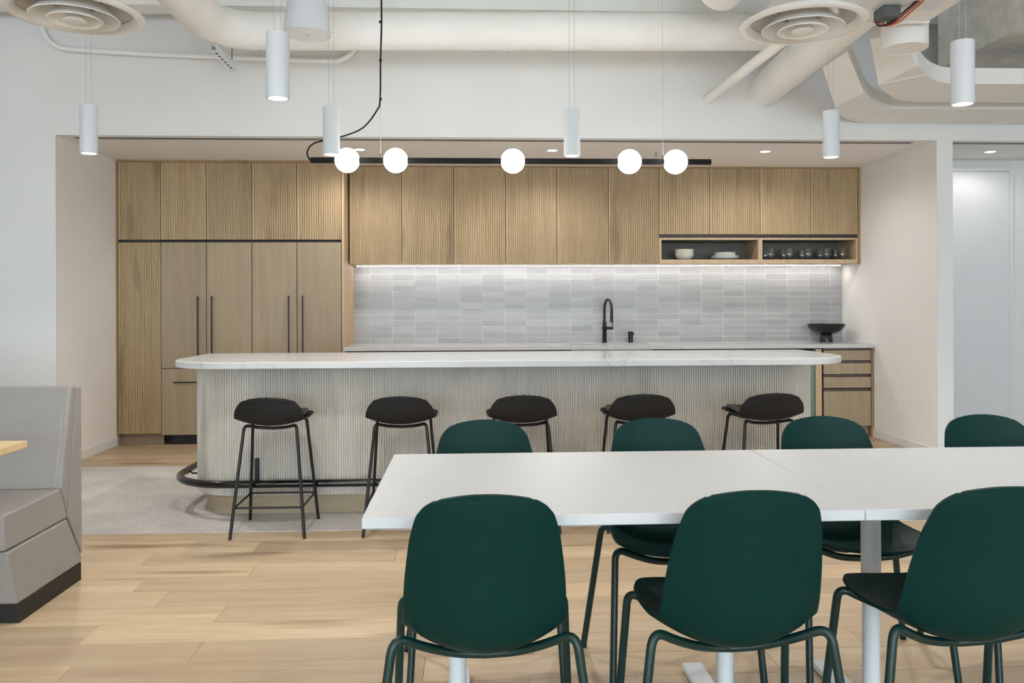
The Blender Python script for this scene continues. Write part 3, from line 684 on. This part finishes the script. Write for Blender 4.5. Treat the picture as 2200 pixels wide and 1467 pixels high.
for x, y, rz, lab in ((0.655, 2.150, 0.0, 'dark green shell chair at the near side of the table, in the middle'), (1.250, 2.150, 0.0, 'dark green shell chair at the near side, cut off by the right edge'),
                      (0.050, 2.850, PI, 'green shell chair at the far side of the tables, leftmost'), (0.690, 2.850, PI, 'green shell chair at the far side of the tables, second from the left'),
                      (1.325, 2.850, PI, 'green shell chair at the far side of the tables, third from the left'), (1.950, 2.850, PI, 'green shell chair at the far side of the tables, rightmost')):
    dup(ch, (x, y, 0), rz, lab)

# ------------------------------------------------------------------ white dining tables
def table(xa, xb, label):
    y0, y1, z = 2.027, 2.885, 0.740; ym = (y0 + y1) / 2
    t = thing('dining_table', label, 'table', ((xa + xb) / 2, ym, 0), 'white dining tables set end to end')
    obj('tabletop', MB().box(xa, xb, y0, y1, z - 0.028, z, 0.002), 'white_laminate', t)
    for lx in (xa + 0.222, xb - 0.222):
        l = obj('leg', MB().lathe([(0.0, 0.02), (0.0255, 0.02), (0.0255, 0.36), (0.0285, 0.362), (0.0285, 0.70), (0.0, 0.70)], 24, (lx, ym, 0)), 'white_metal', t)
        obj('mounting_plate', MB().box(lx - 0.04, lx + 0.04, ym - 0.30, ym + 0.30, 0.698, 0.712, 0.002), 'white_metal', l)
        obj('foot', MB().box(lx - 0.035, lx + 0.035, ym - 0.375, ym + 0.375, 0.006, 0.026, 0.004), 'white_metal', t)
    obj('stretcher', MB().box(xa + 0.26, xb - 0.26, ym - 0.02, ym + 0.02, 0.672, 0.700, 0.002), 'white_metal', t)
table(-0.262, 0.9745, 'white rectangular dining table, left of the two pushed together')
table(0.9755, 2.212, 'white rectangular dining table, right of the two pushed together')

# ------------------------------------------------------------------ banquette and its table
def soft(o, wd=0.012, seg=3):
    b = o.modifiers.new('soft_edges', 'BEVEL'); b.width = wd; b.segments = seg; b.limit_method = 'ANGLE'; b.angle_limit = math.radians(25); b.harden_normals = False
    return o
SXR, SXL = -1.782, -4.6
t = thing('banquette', 'light grey upholstered banquette with black plinth at the left edge', 'sofa', (-3.2, 3.65, 0))
obj('plinth', MB().box(SXL + 0.02, SXR - 0.002, 3.405, 3.932, 0.0, 0.078, 0.001), 'plinth_black', t, 'black plinth')
soft(obj('base', MB().xprism([(3.392, 0.078), (3.312, 0.306), (3.797, 0.312), (3.935, 0.112), (3.935, 0.078)], SXL, SXR), 'grey_vinyl', t), 0.010)
s_ = soft(obj('seat_cushion', MB().xprism([(3.300, 0.312), (3.289, 0.452), (3.736, 0.458), (3.795, 0.330), (3.793, 0.316)], SXL, SXR), 'grey_vinyl', t), 0.014)
b_ = soft(obj('backrest', MB().xprism([(3.741, 0.456), (3.836, 0.897), (3.889, 0.890), (3.800, 0.330)], SXL, SXR), 'grey_vinyl', t), 0.012)
soft(obj('back_panel', MB().xprism([(3.803, 0.326), (3.892, 0.889), (3.938, 0.880), (3.940, 0.116)], SXL, SXR), 'grey_vinyl', t), 0.006)
m = MB()
for k in range(36):
    f = k / 36.0; y, z = 3.741 + 0.095 * f, 0.468 + 0.415 * f; m.tube([(SXR - 0.026, y - 0.0012, z), (SXR - 0.026, y + 0.0006, z + 0.007)], 0.0011, 5)
obj('stitching', m, 'thread', b_)
m = MB()
for k in range(12):
    z = 0.33 + k * 0.0095; m.tube([(SXR - 0.026, 3.2985 - 0.0115 * k / 12, z), (SXR - 0.026, 3.2975 - 0.0115 * k / 12, z + 0.006)], 0.0011, 5)
obj('stitching', m, 'thread', s_)
t = thing('banquette_table', 'light wood tabletop corner in front of the grey banquette', 'table', (-2.25, 3.0, 0))
obj('tabletop', MB().box(-2.80, -1.688, 2.62, 3.283, 0.713, 0.740, 0.002), 'table_maple', t)
obj('column', MB().lathe([(0.03, 0.02), (0.03, 0.70), (0.12, 0.705), (0.12, 0.712), (0, 0.712)], 24, (-2.25, 2.95, 0)), 'black_metal', t)
obj('base_plate', MB().lathe([(0, 0.022), (0.03, 0.022), (0.24, 0.008), (0.245, 0.0), (0, 0.0)], 32, (-2.25, 2.95, 0)), 'black_metal', t)

# ------------------------------------------------------------------ pendant lights
def pendant(x, y, label, watt=46, ztop=None):
    z0, z1, r = 2.165, 2.455, 0.0505
    t = thing('cylinder_pendant', label, 'lamp', (x, y, z0), 'white cylinder pendants')
    obj('cylinder', MB().lathe([(0.043, 0.0), (r, 0.0), (r, 0.288), (r - 0.003, 0.29), (0, 0.29)], 32, (x, y, z0)), 'pendant_white', t)
    obj('baffle', MB().lathe([(0.043, 0.0), (0.040, 0.012), (0.0, 0.013)], 32, (x, y, z0)), 'white_metal', t)
    obj('lens', MB().lathe([(0.0385, 0.0), (0.0385, 0.004), (0, 0.004)], 28, (x, y, z0 + 0.004)), 'lens_glow', t)
    for s in (-1, 1): obj('cable', MB().tube([(x + s * 0.016, y, z1), (x + s * 0.016, y, ztop or ZD)], 0.0012, 6), 'cable_pale', t)
    light('pendant_light', 'SPOT', (x, y, z0 - 0.012), (0, 0, 0), watt, WARM, spot_size=math.radians(140), spot_blend=0.7, shadow_soft_size=0.035)
pendant(-2.278, 5.14, 'white cylinder pendant in the far row, hanging at the left end of the island')
pendant(-0.838, 5.14, 'white cylinder pendant in the far row, hanging behind the looping black cord')
pendant(0.631, 5.14, 'white cylinder pendant in the far row, hanging right of the middle globe')
pendant(2.262, 5.14, 'white cylinder pendant in the far row, hanging at the right end of the island', ztop=2.826)
pendant(-0.845, 3.75, 'white cylinder pendant in the near row, hanging before the conical speaker')
pendant(2.269, 3.75, 'white cylinder pendant in the near row, hanging before the curved ducts on the right')

for px_, nm in ((-0.842, 'left of the dining tables'), (0.648, 'over the middle of the dining tables'), (2.266, 'right of the dining tables')):  # extra unseen row, added to light the tables and far chairs
    pendant(px_, 2.36, 'added white cylinder pendant above the frame, hanging ' + nm, watt=13)

# bar light with five globes
bz, byy = 2.160, 5.30
t = thing('globe_bar_light', 'black bar pendant carrying five glowing white globes above the island', 'lamp', (0.27, byy, bz))
obj('bar', MB().tube([(-0.992, byy, bz), (-0.990, byy, bz), (1.542, byy, bz), (1.544, byy, bz)], [0.017, 0.0185, 0.0185, 0.017], 16), 'black_matte', t)
for gx, s in ((-0.766, 1), (-0.464, 1), (0.274, 0), (1.018, -1), (1.315, -1)):
    prof = [(0.0775 * math.sin(PI * k / 20), -0.0775 * math.cos(PI * k / 20)) for k in range(21)]
    g = obj('globe', MB().lathe(prof, 32, (gx, byy, bz)), 'globe_glow', t)
    for q in ((s,) if s else (-1, 1)):
        obj('collar', MB().tube([(gx + q * 0.0685, byy, bz), (gx + q * 0.0745, byy, bz)], 0.0265, 20), 'black_metal', g)
for wx in (-0.558, 1.234):
    obj('cable_grip', MB().tube([(wx, byy, bz + 0.016), (wx, byy, bz + 0.042)], 0.0035, 8), 'black_metal', t)
    obj('suspension_wire', MB().tube([(wx, byy, bz + 0.042), (wx, byy, ZD)], 0.0011, 6), 'cable_pale', t)
cp = catmull([(-0.985, byy, 2.156), (-1.004, byy, 2.172), (-1.013, byy, 2.215), (-0.965, byy, 2.268), (-0.805, byy, 2.306), (-0.668, byy, 2.365), (-0.580, byy, 2.475), (-0.560, byy, 2.545), (-0.556, byy, 2.80), (-0.549, byy, 3.03), (-0.552, byy, 3.35), (-0.552, byy, ZD)], 8)
cb = obj('power_cord', MB().tube(cp, 0.0052, 8), 'black_matte', t)
for z in (2.545, 2.79, 3.03): obj('cable_tie', MB().tube([(-0.557, byy, z - 0.006), (-0.557, byy, z + 0.006)], 0.0085, 8), 'black_matte', cb)

# recessed downlights, sprinkler, slot diffusers in the lowered ceiling
for x, y, lab in ((-0.926, 7.13, 'recessed downlight in the alcove ceiling, leftmost'), (0.705, 7.12, 'recessed downlight in the alcove ceiling, in the middle'), (2.550, 7.12, 'recessed downlight in the alcove ceiling, right of the globes'), (4.522, 7.07, 'recessed downlight in the ceiling before the white door')):
    t = thing('downlight', lab, 'lamp', (x, y, ZC), 'recessed downlights')
    obj('trim_ring', MB().lathe([(0.040, -0.0012), (0.054, -0.004), (0.058, 0.0)], 28, (x, y, ZC)), 'white_trim', t)
    obj('lens', MB().lathe([(0.042, -0.0015), (0, -0.0015)], 28, (x, y, ZC)), 'lens_glow', t)
    light('downlight_beam', 'SPOT', (x, y, ZC - 0.012), (0, 0, 0), 11 if x > 4 else 37, WARM, spot_size=math.radians(168), spot_blend=0.5, shadow_soft_size=0.04)
t = thing('sprinkler', 'small pendent fire sprinkler in the alcove ceiling', 'sprinkler', (1.605, 7.15, ZC))
obj('escutcheon', MB().lathe([(0.0, -0.006), (0.026, -0.005), (0.034, 0.0)], 20, (1.605, 7.15, ZC)), 'white_trim', t)
m = MB().tube([(1.605, 7.15, ZC - 0.004), (1.605, 7.15, ZC - 0.036)], 0.006, 8); m.lathe([(0, -0.036), (0.016, -0.037), (0.016, -0.039), (0, -0.040)], 14, (1.605, 7.15, ZC)); obj('head', m, 'steel', t)
for xa, xb, lab in ((-3.07, 3.62, 'long thin double slot diffuser along the front of the alcove ceiling'), (3.945, 5.70, 'short double slot diffuser in the ceiling before the white door')):
    t = thing('slot_diffuser', lab, 'vent', ((xa + xb) / 2, 6.685, ZC))
    obj('frame', MB().box(xa, xb, 6.640, 6.735, ZC - 0.003, ZC, 0.0008), 'white_trim', t)
    for ys in (6.655, 6.697): obj('slot', MB().box(xa + 0.004, xb - 0.004, ys, ys + 0.020, ZC - 0.0042, ZC - 0.003), 'black_matte', t)

# ------------------------------------------------------------------ round ceiling diffusers
def cone(r0, r1, z0, z1, c, th=0.004):
    return MB().lathe([(r0, z0), (r0 + 0.002, z0 - 0.004), (r0 + 0.006, z0), (r1 + th, z1), (r1, z1)], 48, c, closed=True)
def diffuser(x, y, z, label, nh=0.30):
    t = thing('round_diffuser', label, 'vent', (x, y, z), 'round ceiling diffusers'); c = (x, y, z)
    obj('outer_ring', MB().lathe([(0.255, 0.030), (0.272, 0.006), (0.280, 0.0), (0.305, 0.003), (0.314, 0.012), (0.308, 0.018), (0.285, 0.020), (0.262, 0.045)], 56, c, closed=True), 'duct_paint', t)
    obj('bowl', MB().lathe([(0.262, 0.035), (0.20, 0.075), (0.155, 0.125), (0.151, 0.16), (0.155, 0.16), (0.159, 0.127), (0.204, 0.08), (0.266, 0.042)], 56, c, closed=True), 'silver_vane', t)
    obj('vane', cone(0.198, 0.125, -0.012, 0.060, c), 'duct_paint', t); obj('vane', cone(0.120, 0.070, -0.022, 0.030, c), 'duct_paint', t)
    obj('centre_cone', MB().lathe([(0.0, -0.026), (0.050, -0.027), (0.056, -0.024), (0.03, 0.012), (0, 0.014)], 36, c), 'duct_paint', t)
    m = MB()
    for k in range(3):
        a = k * 2 * PI / 3 + 0.5; ca, sa = math.cos(a), math.sin(a)
        m.tube([(x + 0.02 * ca, y + 0.02 * sa, z + 0.005), (x + 0.10 * ca, y + 0.10 * sa, z + 0.06), (x + 0.15 * ca, y + 0.15 * sa, z + 0.13)], 0.006, 6)
    obj('bracket', m, 'galvanised', t)
    obj('damper', MB().box(x - 0.07, x + 0.07, y - 0.02, y + 0.02, z + 0.07, z + 0.125, 0.004), 'galvanised', t)
    obj('neck', MB().lathe([(0.156, 0.125), (0.156, nh), (0.150, nh), (0.150, 0.125)], 40, c, closed=True), 'duct_paint', t)
    return t
dl = diffuser(-1.917, 4.18, 2.665, 'round white ceiling diffuser at the upper left, above the left pendant', 0.384)
dr = diffuser(1.702, 4.20, 2.665, 'round white ceiling diffuser at the upper right, before the diagonal duct')

# ------------------------------------------------------------------ ducts, pipes and fittings under the deck
def bands(parent, pts, r, name='seam_band'):
    for a, d in pts:
        a = Vector(a); d = Vector(d).normalized(); obj(name, MB().tube([a - d * 0.006, a + d * 0.006], r + 0.0025, 28, caps=False), 'duct_paint', parent)
t = thing('air_duct', 'long white round duct running level above the alcove with an elbow at its left', 'duct', (0.3, 6.0, 3.07))
arc = [(-1.50 - 0.28 * math.sin(PI / 2 * k / 10), 6.0 - 0.28 * (1 - math.cos(PI / 2 * k / 10)), 3.19) for k in range(11)]
obj('run', MB().tube([(2.60, 6.0, 3.232)] + arc[:1], 0.131, 32), 'duct_paint', t)
obj('elbow', MB().tube(arc, [0.132] * 11, 32), 'duct_paint', t)
obj('branch', MB().tube([arc[-1], (-1.78, 2.3, 3.19)], 0.138, 32), 'duct_paint', t)
bands(t, [((-1.50, 6.0, 3.19), (1, 0, 0)), ((-1.78, 5.66, 3.19), (0, 1, 0)), ((-1.78, 4.6, 3.19), (0, 1, 0)), ((1.55, 6.0, 3.221), (1, 0, 0)), ((0.3, 6.0, 3.208), (1, 0, 0)), ((2.0, 6.0, 3.226), (1, 0, 0))], 0.136)
fp = catmull([(1.702, 4.20, 2.968), (1.702, 4.205, 3.05), (1.690, 4.34, 3.16), (1.66, 4.60, 3.27), (1.66, 5.10, 3.34), (1.68, 5.50, 3.36)], 8)
single('flexible_duct', MB().tube(fp, [0.158 + 0.004 * (i % 2) for i in range(len(fp))], 28), 'duct_paint', 'ribbed flexible duct rising from the right round diffuser', 'duct', (1.70, 4.2, 2.955))
t = thing('air_duct', 'thick white round duct slanting from the front wall to the metal box at upper right', 'duct', (2.37, 5.6, 2.83))
obj('pipe', MB().tube([(2.350, 6.588, 2.955), (2.300, 5.6, 2.955), (2.246, 4.576, 2.955)], [0.132, 0.132, 0.132], 36), 'duct_paint', t)
bands(t, [((2.300, 5.6, 2.955), (0.05, 1, 0)), ((2.345, 6.5, 2.955), (0.05, 1, 0))], 0.132)
single('conduit_pipe', MB().tube([(1.90, 6.588, 2.885), (1.925, 5.9, 2.885), (1.95, 5.13, 2.885), (1.955, 4.95, 2.92), (1.955, 4.9, 3.0), (1.955, 4.9, ZD)], 0.036, 18), 'duct_paint', 'straight white pipe left of the thick slanting duct', 'pipe', (1.92, 5.9, 2.85))
t = thing('fan_coil_box', 'white metal air handling box at the top right corner with exposed wiring', 'air unit', (2.30, 3.9, 2.82))
obj('casing', MB().box(2.06, 2.555, 3.86, 4.565, 2.82, 3.30, 0.004), 'duct_paint', t)
obj('flange', MB().box(2.05, 2.565, 4.545, 4.572, 2.812, 3.0, 0.002), 'duct_paint', t)
obj('access_panel', MB().box(2.14, 2.47, 3.92, 4.36, 2.814, 2.82, 0.002), 'white_metal', t)
w_ = obj('control_box', MB().box(2.17, 2.26, 4.28, 4.40, 2.755, 2.815, 0.003), 'wire_grey', t, 'open grey wiring box')
for k, (mt, dx) in enumerate((('copper', 0.0), ('wire_red', -0.02), ('porcelain_cream', 0.015), ('black_matte', -0.035))):
    obj('wire', MB().tube(catmull([(2.20 + dx, 4.36, 2.75), (2.23 + dx, 4.38, 2.735), (2.28 + dx, 4.34, 2.745), (2.32 + dx, 4.28, 2.785), (2.35 + dx, 4.22, 2.816)], 6), 0.0042, 6), mt, w_)
t = thing('duct_collar', 'short round white duct end hanging behind the metal box', 'duct', (2.518, 4.73, 2.72))
obj('sleeve', MB().lathe([(0.122, 0.006), (0.126, 0.0), (0.126, 0.30), (0.0, 0.30)], 36, (2.518, 4.73, 2.722)), 'duct_paint', t); obj('cap', MB().lathe([(0, 0.002), (0.122, 0.003), (0.122, 0.006)], 36, (2.518, 4.73, 2.722)), 'duct_paint', t)
def flat_duct(label, pts, riser, z0=2.70, z1=2.805):
    t = thing('flat_duct', label, 'duct', (pts[3][0], pts[3][1], z0), 'flat ducts with elbows')
    obj('run', MB().prism(pts, z0, z1), 'duct_paint', t, angle=30)
    (a, b), (c, d_) = riser; h = z1 - z0; ze = 2.86
    vs = [(*a, z0), (*b, z0), (*b, z1), (*a, z1), (*c, ze), (*d_, ze), (*d_, ze + h), (*c, ze + h)]
    obj('take_off', MB().add(vs, [(0, 1, 2, 3), (4, 7, 6, 5), (0, 4, 5, 1), (1, 5, 6, 2), (2, 6, 7, 3), (3, 7, 4, 0)]), 'duct_paint', t)
    return t
fd = flat_duct('flat white duct with a rounded elbow along the front wall, farther of two', [(2.696, 6.057), (2.765, 6.215), (2.859, 6.325), (2.94, 6.43), (3.028, 6.499), (3.10, 6.55), (3.18, 6.578), (4.6, 6.578), (4.6, 6.07), (3.161, 6.10), (3.09, 6.065), (3.031, 6.017), (2.93, 5.93), (2.857, 5.84), (2.699, 5.611)], (((2.696, 6.057), (2.699, 5.611)), ((2.405, 5.60), (2.42, 5.25))))
fd2 = flat_duct('flat white duct with a rounded elbow under the concrete beam, nearer of two', [(2.704, 5.417), (2.80, 5.56), (2.921, 5.692), (3.00, 5.785), (3.091, 5.846), (3.14, 5.87), (3.204, 5.883), (4.6, 5.86), (4.6, 5.36), (3.234, 5.386), (3.181, 5.384), (3.12, 5.367), (3.062, 5.334), (2.97, 5.26), (2.888, 5.174), (2.741, 4.993)], (((2.704, 5.417), (2.741, 4.993)), ((2.44, 4.99), (2.56, 4.90))))
for f, pr_ in ((fd, [((2.70, 6.06), (2.70, 5.61)), ((3.5, 6.578), (3.5, 6.09)), ((3.16, 6.578), (3.16, 6.10))]), (fd2, [((2.704, 5.417), (2.888, 5.174)), ((3.62, 5.875), (3.62, 5.38))])):
    for a, b in pr_:
        obj('joint_strip', MB().tube([(a[0], a[1], 2.699), (b[0], b[1], 2.699)], 0.004, 6), 'duct_paint', f)
# thin conduit on the front wall, strut, speaker
cpth = catmull([(-3.25, 6.55, ZD), (-3.25, 6.55, 3.42), (-3.225, 6.55, 3.32), (-3.15, 6.55, 3.24), (-3.02, 6.55, 3.21), (-2.5, 6.55, 3.183), (-1.95, 6.55, 3.165), (-1.12, 6.55, 3.142), (-0.99, 6.55, 3.155), (-0.90, 6.55, 3.22), (-0.86, 6.55, 3.32), (-0.85, 6.55, ZD)], 6)
single('conduit_pipe', MB().tube(cpth, 0.019, 12), 'duct_paint', 'thin white conduit looping along the upper front wall at left', 'pipe', (-2.0, 6.55, 3.15))
t = thing('strut_bracket', 'short perforated metal strut hanging beside the left duct elbow', 'bracket', (-1.80, 6.0, 3.0))
m = MB(); m.box(-1.775, -1.770, 5.86, 6.36, 3.01, 3.052); m.box(-1.740, -1.735, 5.86, 6.36, 3.01, 3.052); m.box(-1.775, -1.735, 5.86, 6.36, 3.006, 3.01)
obj('channel', m, 'white_metal', t)
m = MB()
for k in range(6): m.box(-1.762, -1.748, 5.91 + k * 0.07, 5.94 + k * 0.07, 3.0050, 3.0062)
obj('hole', m, 'black_matte', t)
for yy in (6.30,): obj('hanger_rod', MB().tube([(-1.755, yy, 3.01), (-1.755, yy, 3.445)], 0.004, 6), 'galvanised', t)
t = thing('pendant_speaker', 'white cone-shaped pendant speaker hanging near the horizontal duct', 'speaker', (-1.012, 5.3, 2.94))
obj('cone', MB().lathe([(0.143, 0.012), (0.147, 0.004), (0.147, 0.02), (0.122, 0.20), (0.08, 0.33), (0.03, 0.36), (0, 0.36)], 40, (-1.012, 5.3, 2.94)), 'pendant_white', t)
gr = obj('grille', MB().lathe([(0, 0.002), (0.138, 0.004), (0.144, 0.010)], 40, (-1.012, 5.3, 2.94)), 'white_metal', t); obj('logo_dot', MB().lathe([(0, -0.001), (0.006, -0.001), (0.006, 0.002)], 12, (-1.012, 5.3, 2.942)), 'galvanised', gr)
obj('cable', MB().tube([(-1.012, 5.3, 3.29), (-1.012, 5.3, ZD)], 0.003, 6), 'white_metal', t)

# housings of the long lamps added behind the camera for extra light
pos = ['left', 'middle', 'right']
for i, lx in enumerate((-2.6, 0.6, 3.8)):
    for ly, rw in ((-5.2, 'nearer the windows'), (-1.6, 'behind the photographer')):
        t = thing('added_linear_lamp', 'added long white hanging lamp %s, %s' % (rw, pos[i]), 'lamp', (lx, ly, 2.70), 'added long lamps behind the camera')
        obj('housing', MB().box(lx - 1.21, lx + 1.21, ly - 0.07, ly + 0.07, 2.69, 2.76, 0.004), 'white_metal', t)
        for s in (-1, 1): obj('cable', MB().tube([(lx + s * 1.0, ly, 2.76), (lx + s * 1.0, ly, ZD)], 0.0015, 6), 'wire_grey', t)
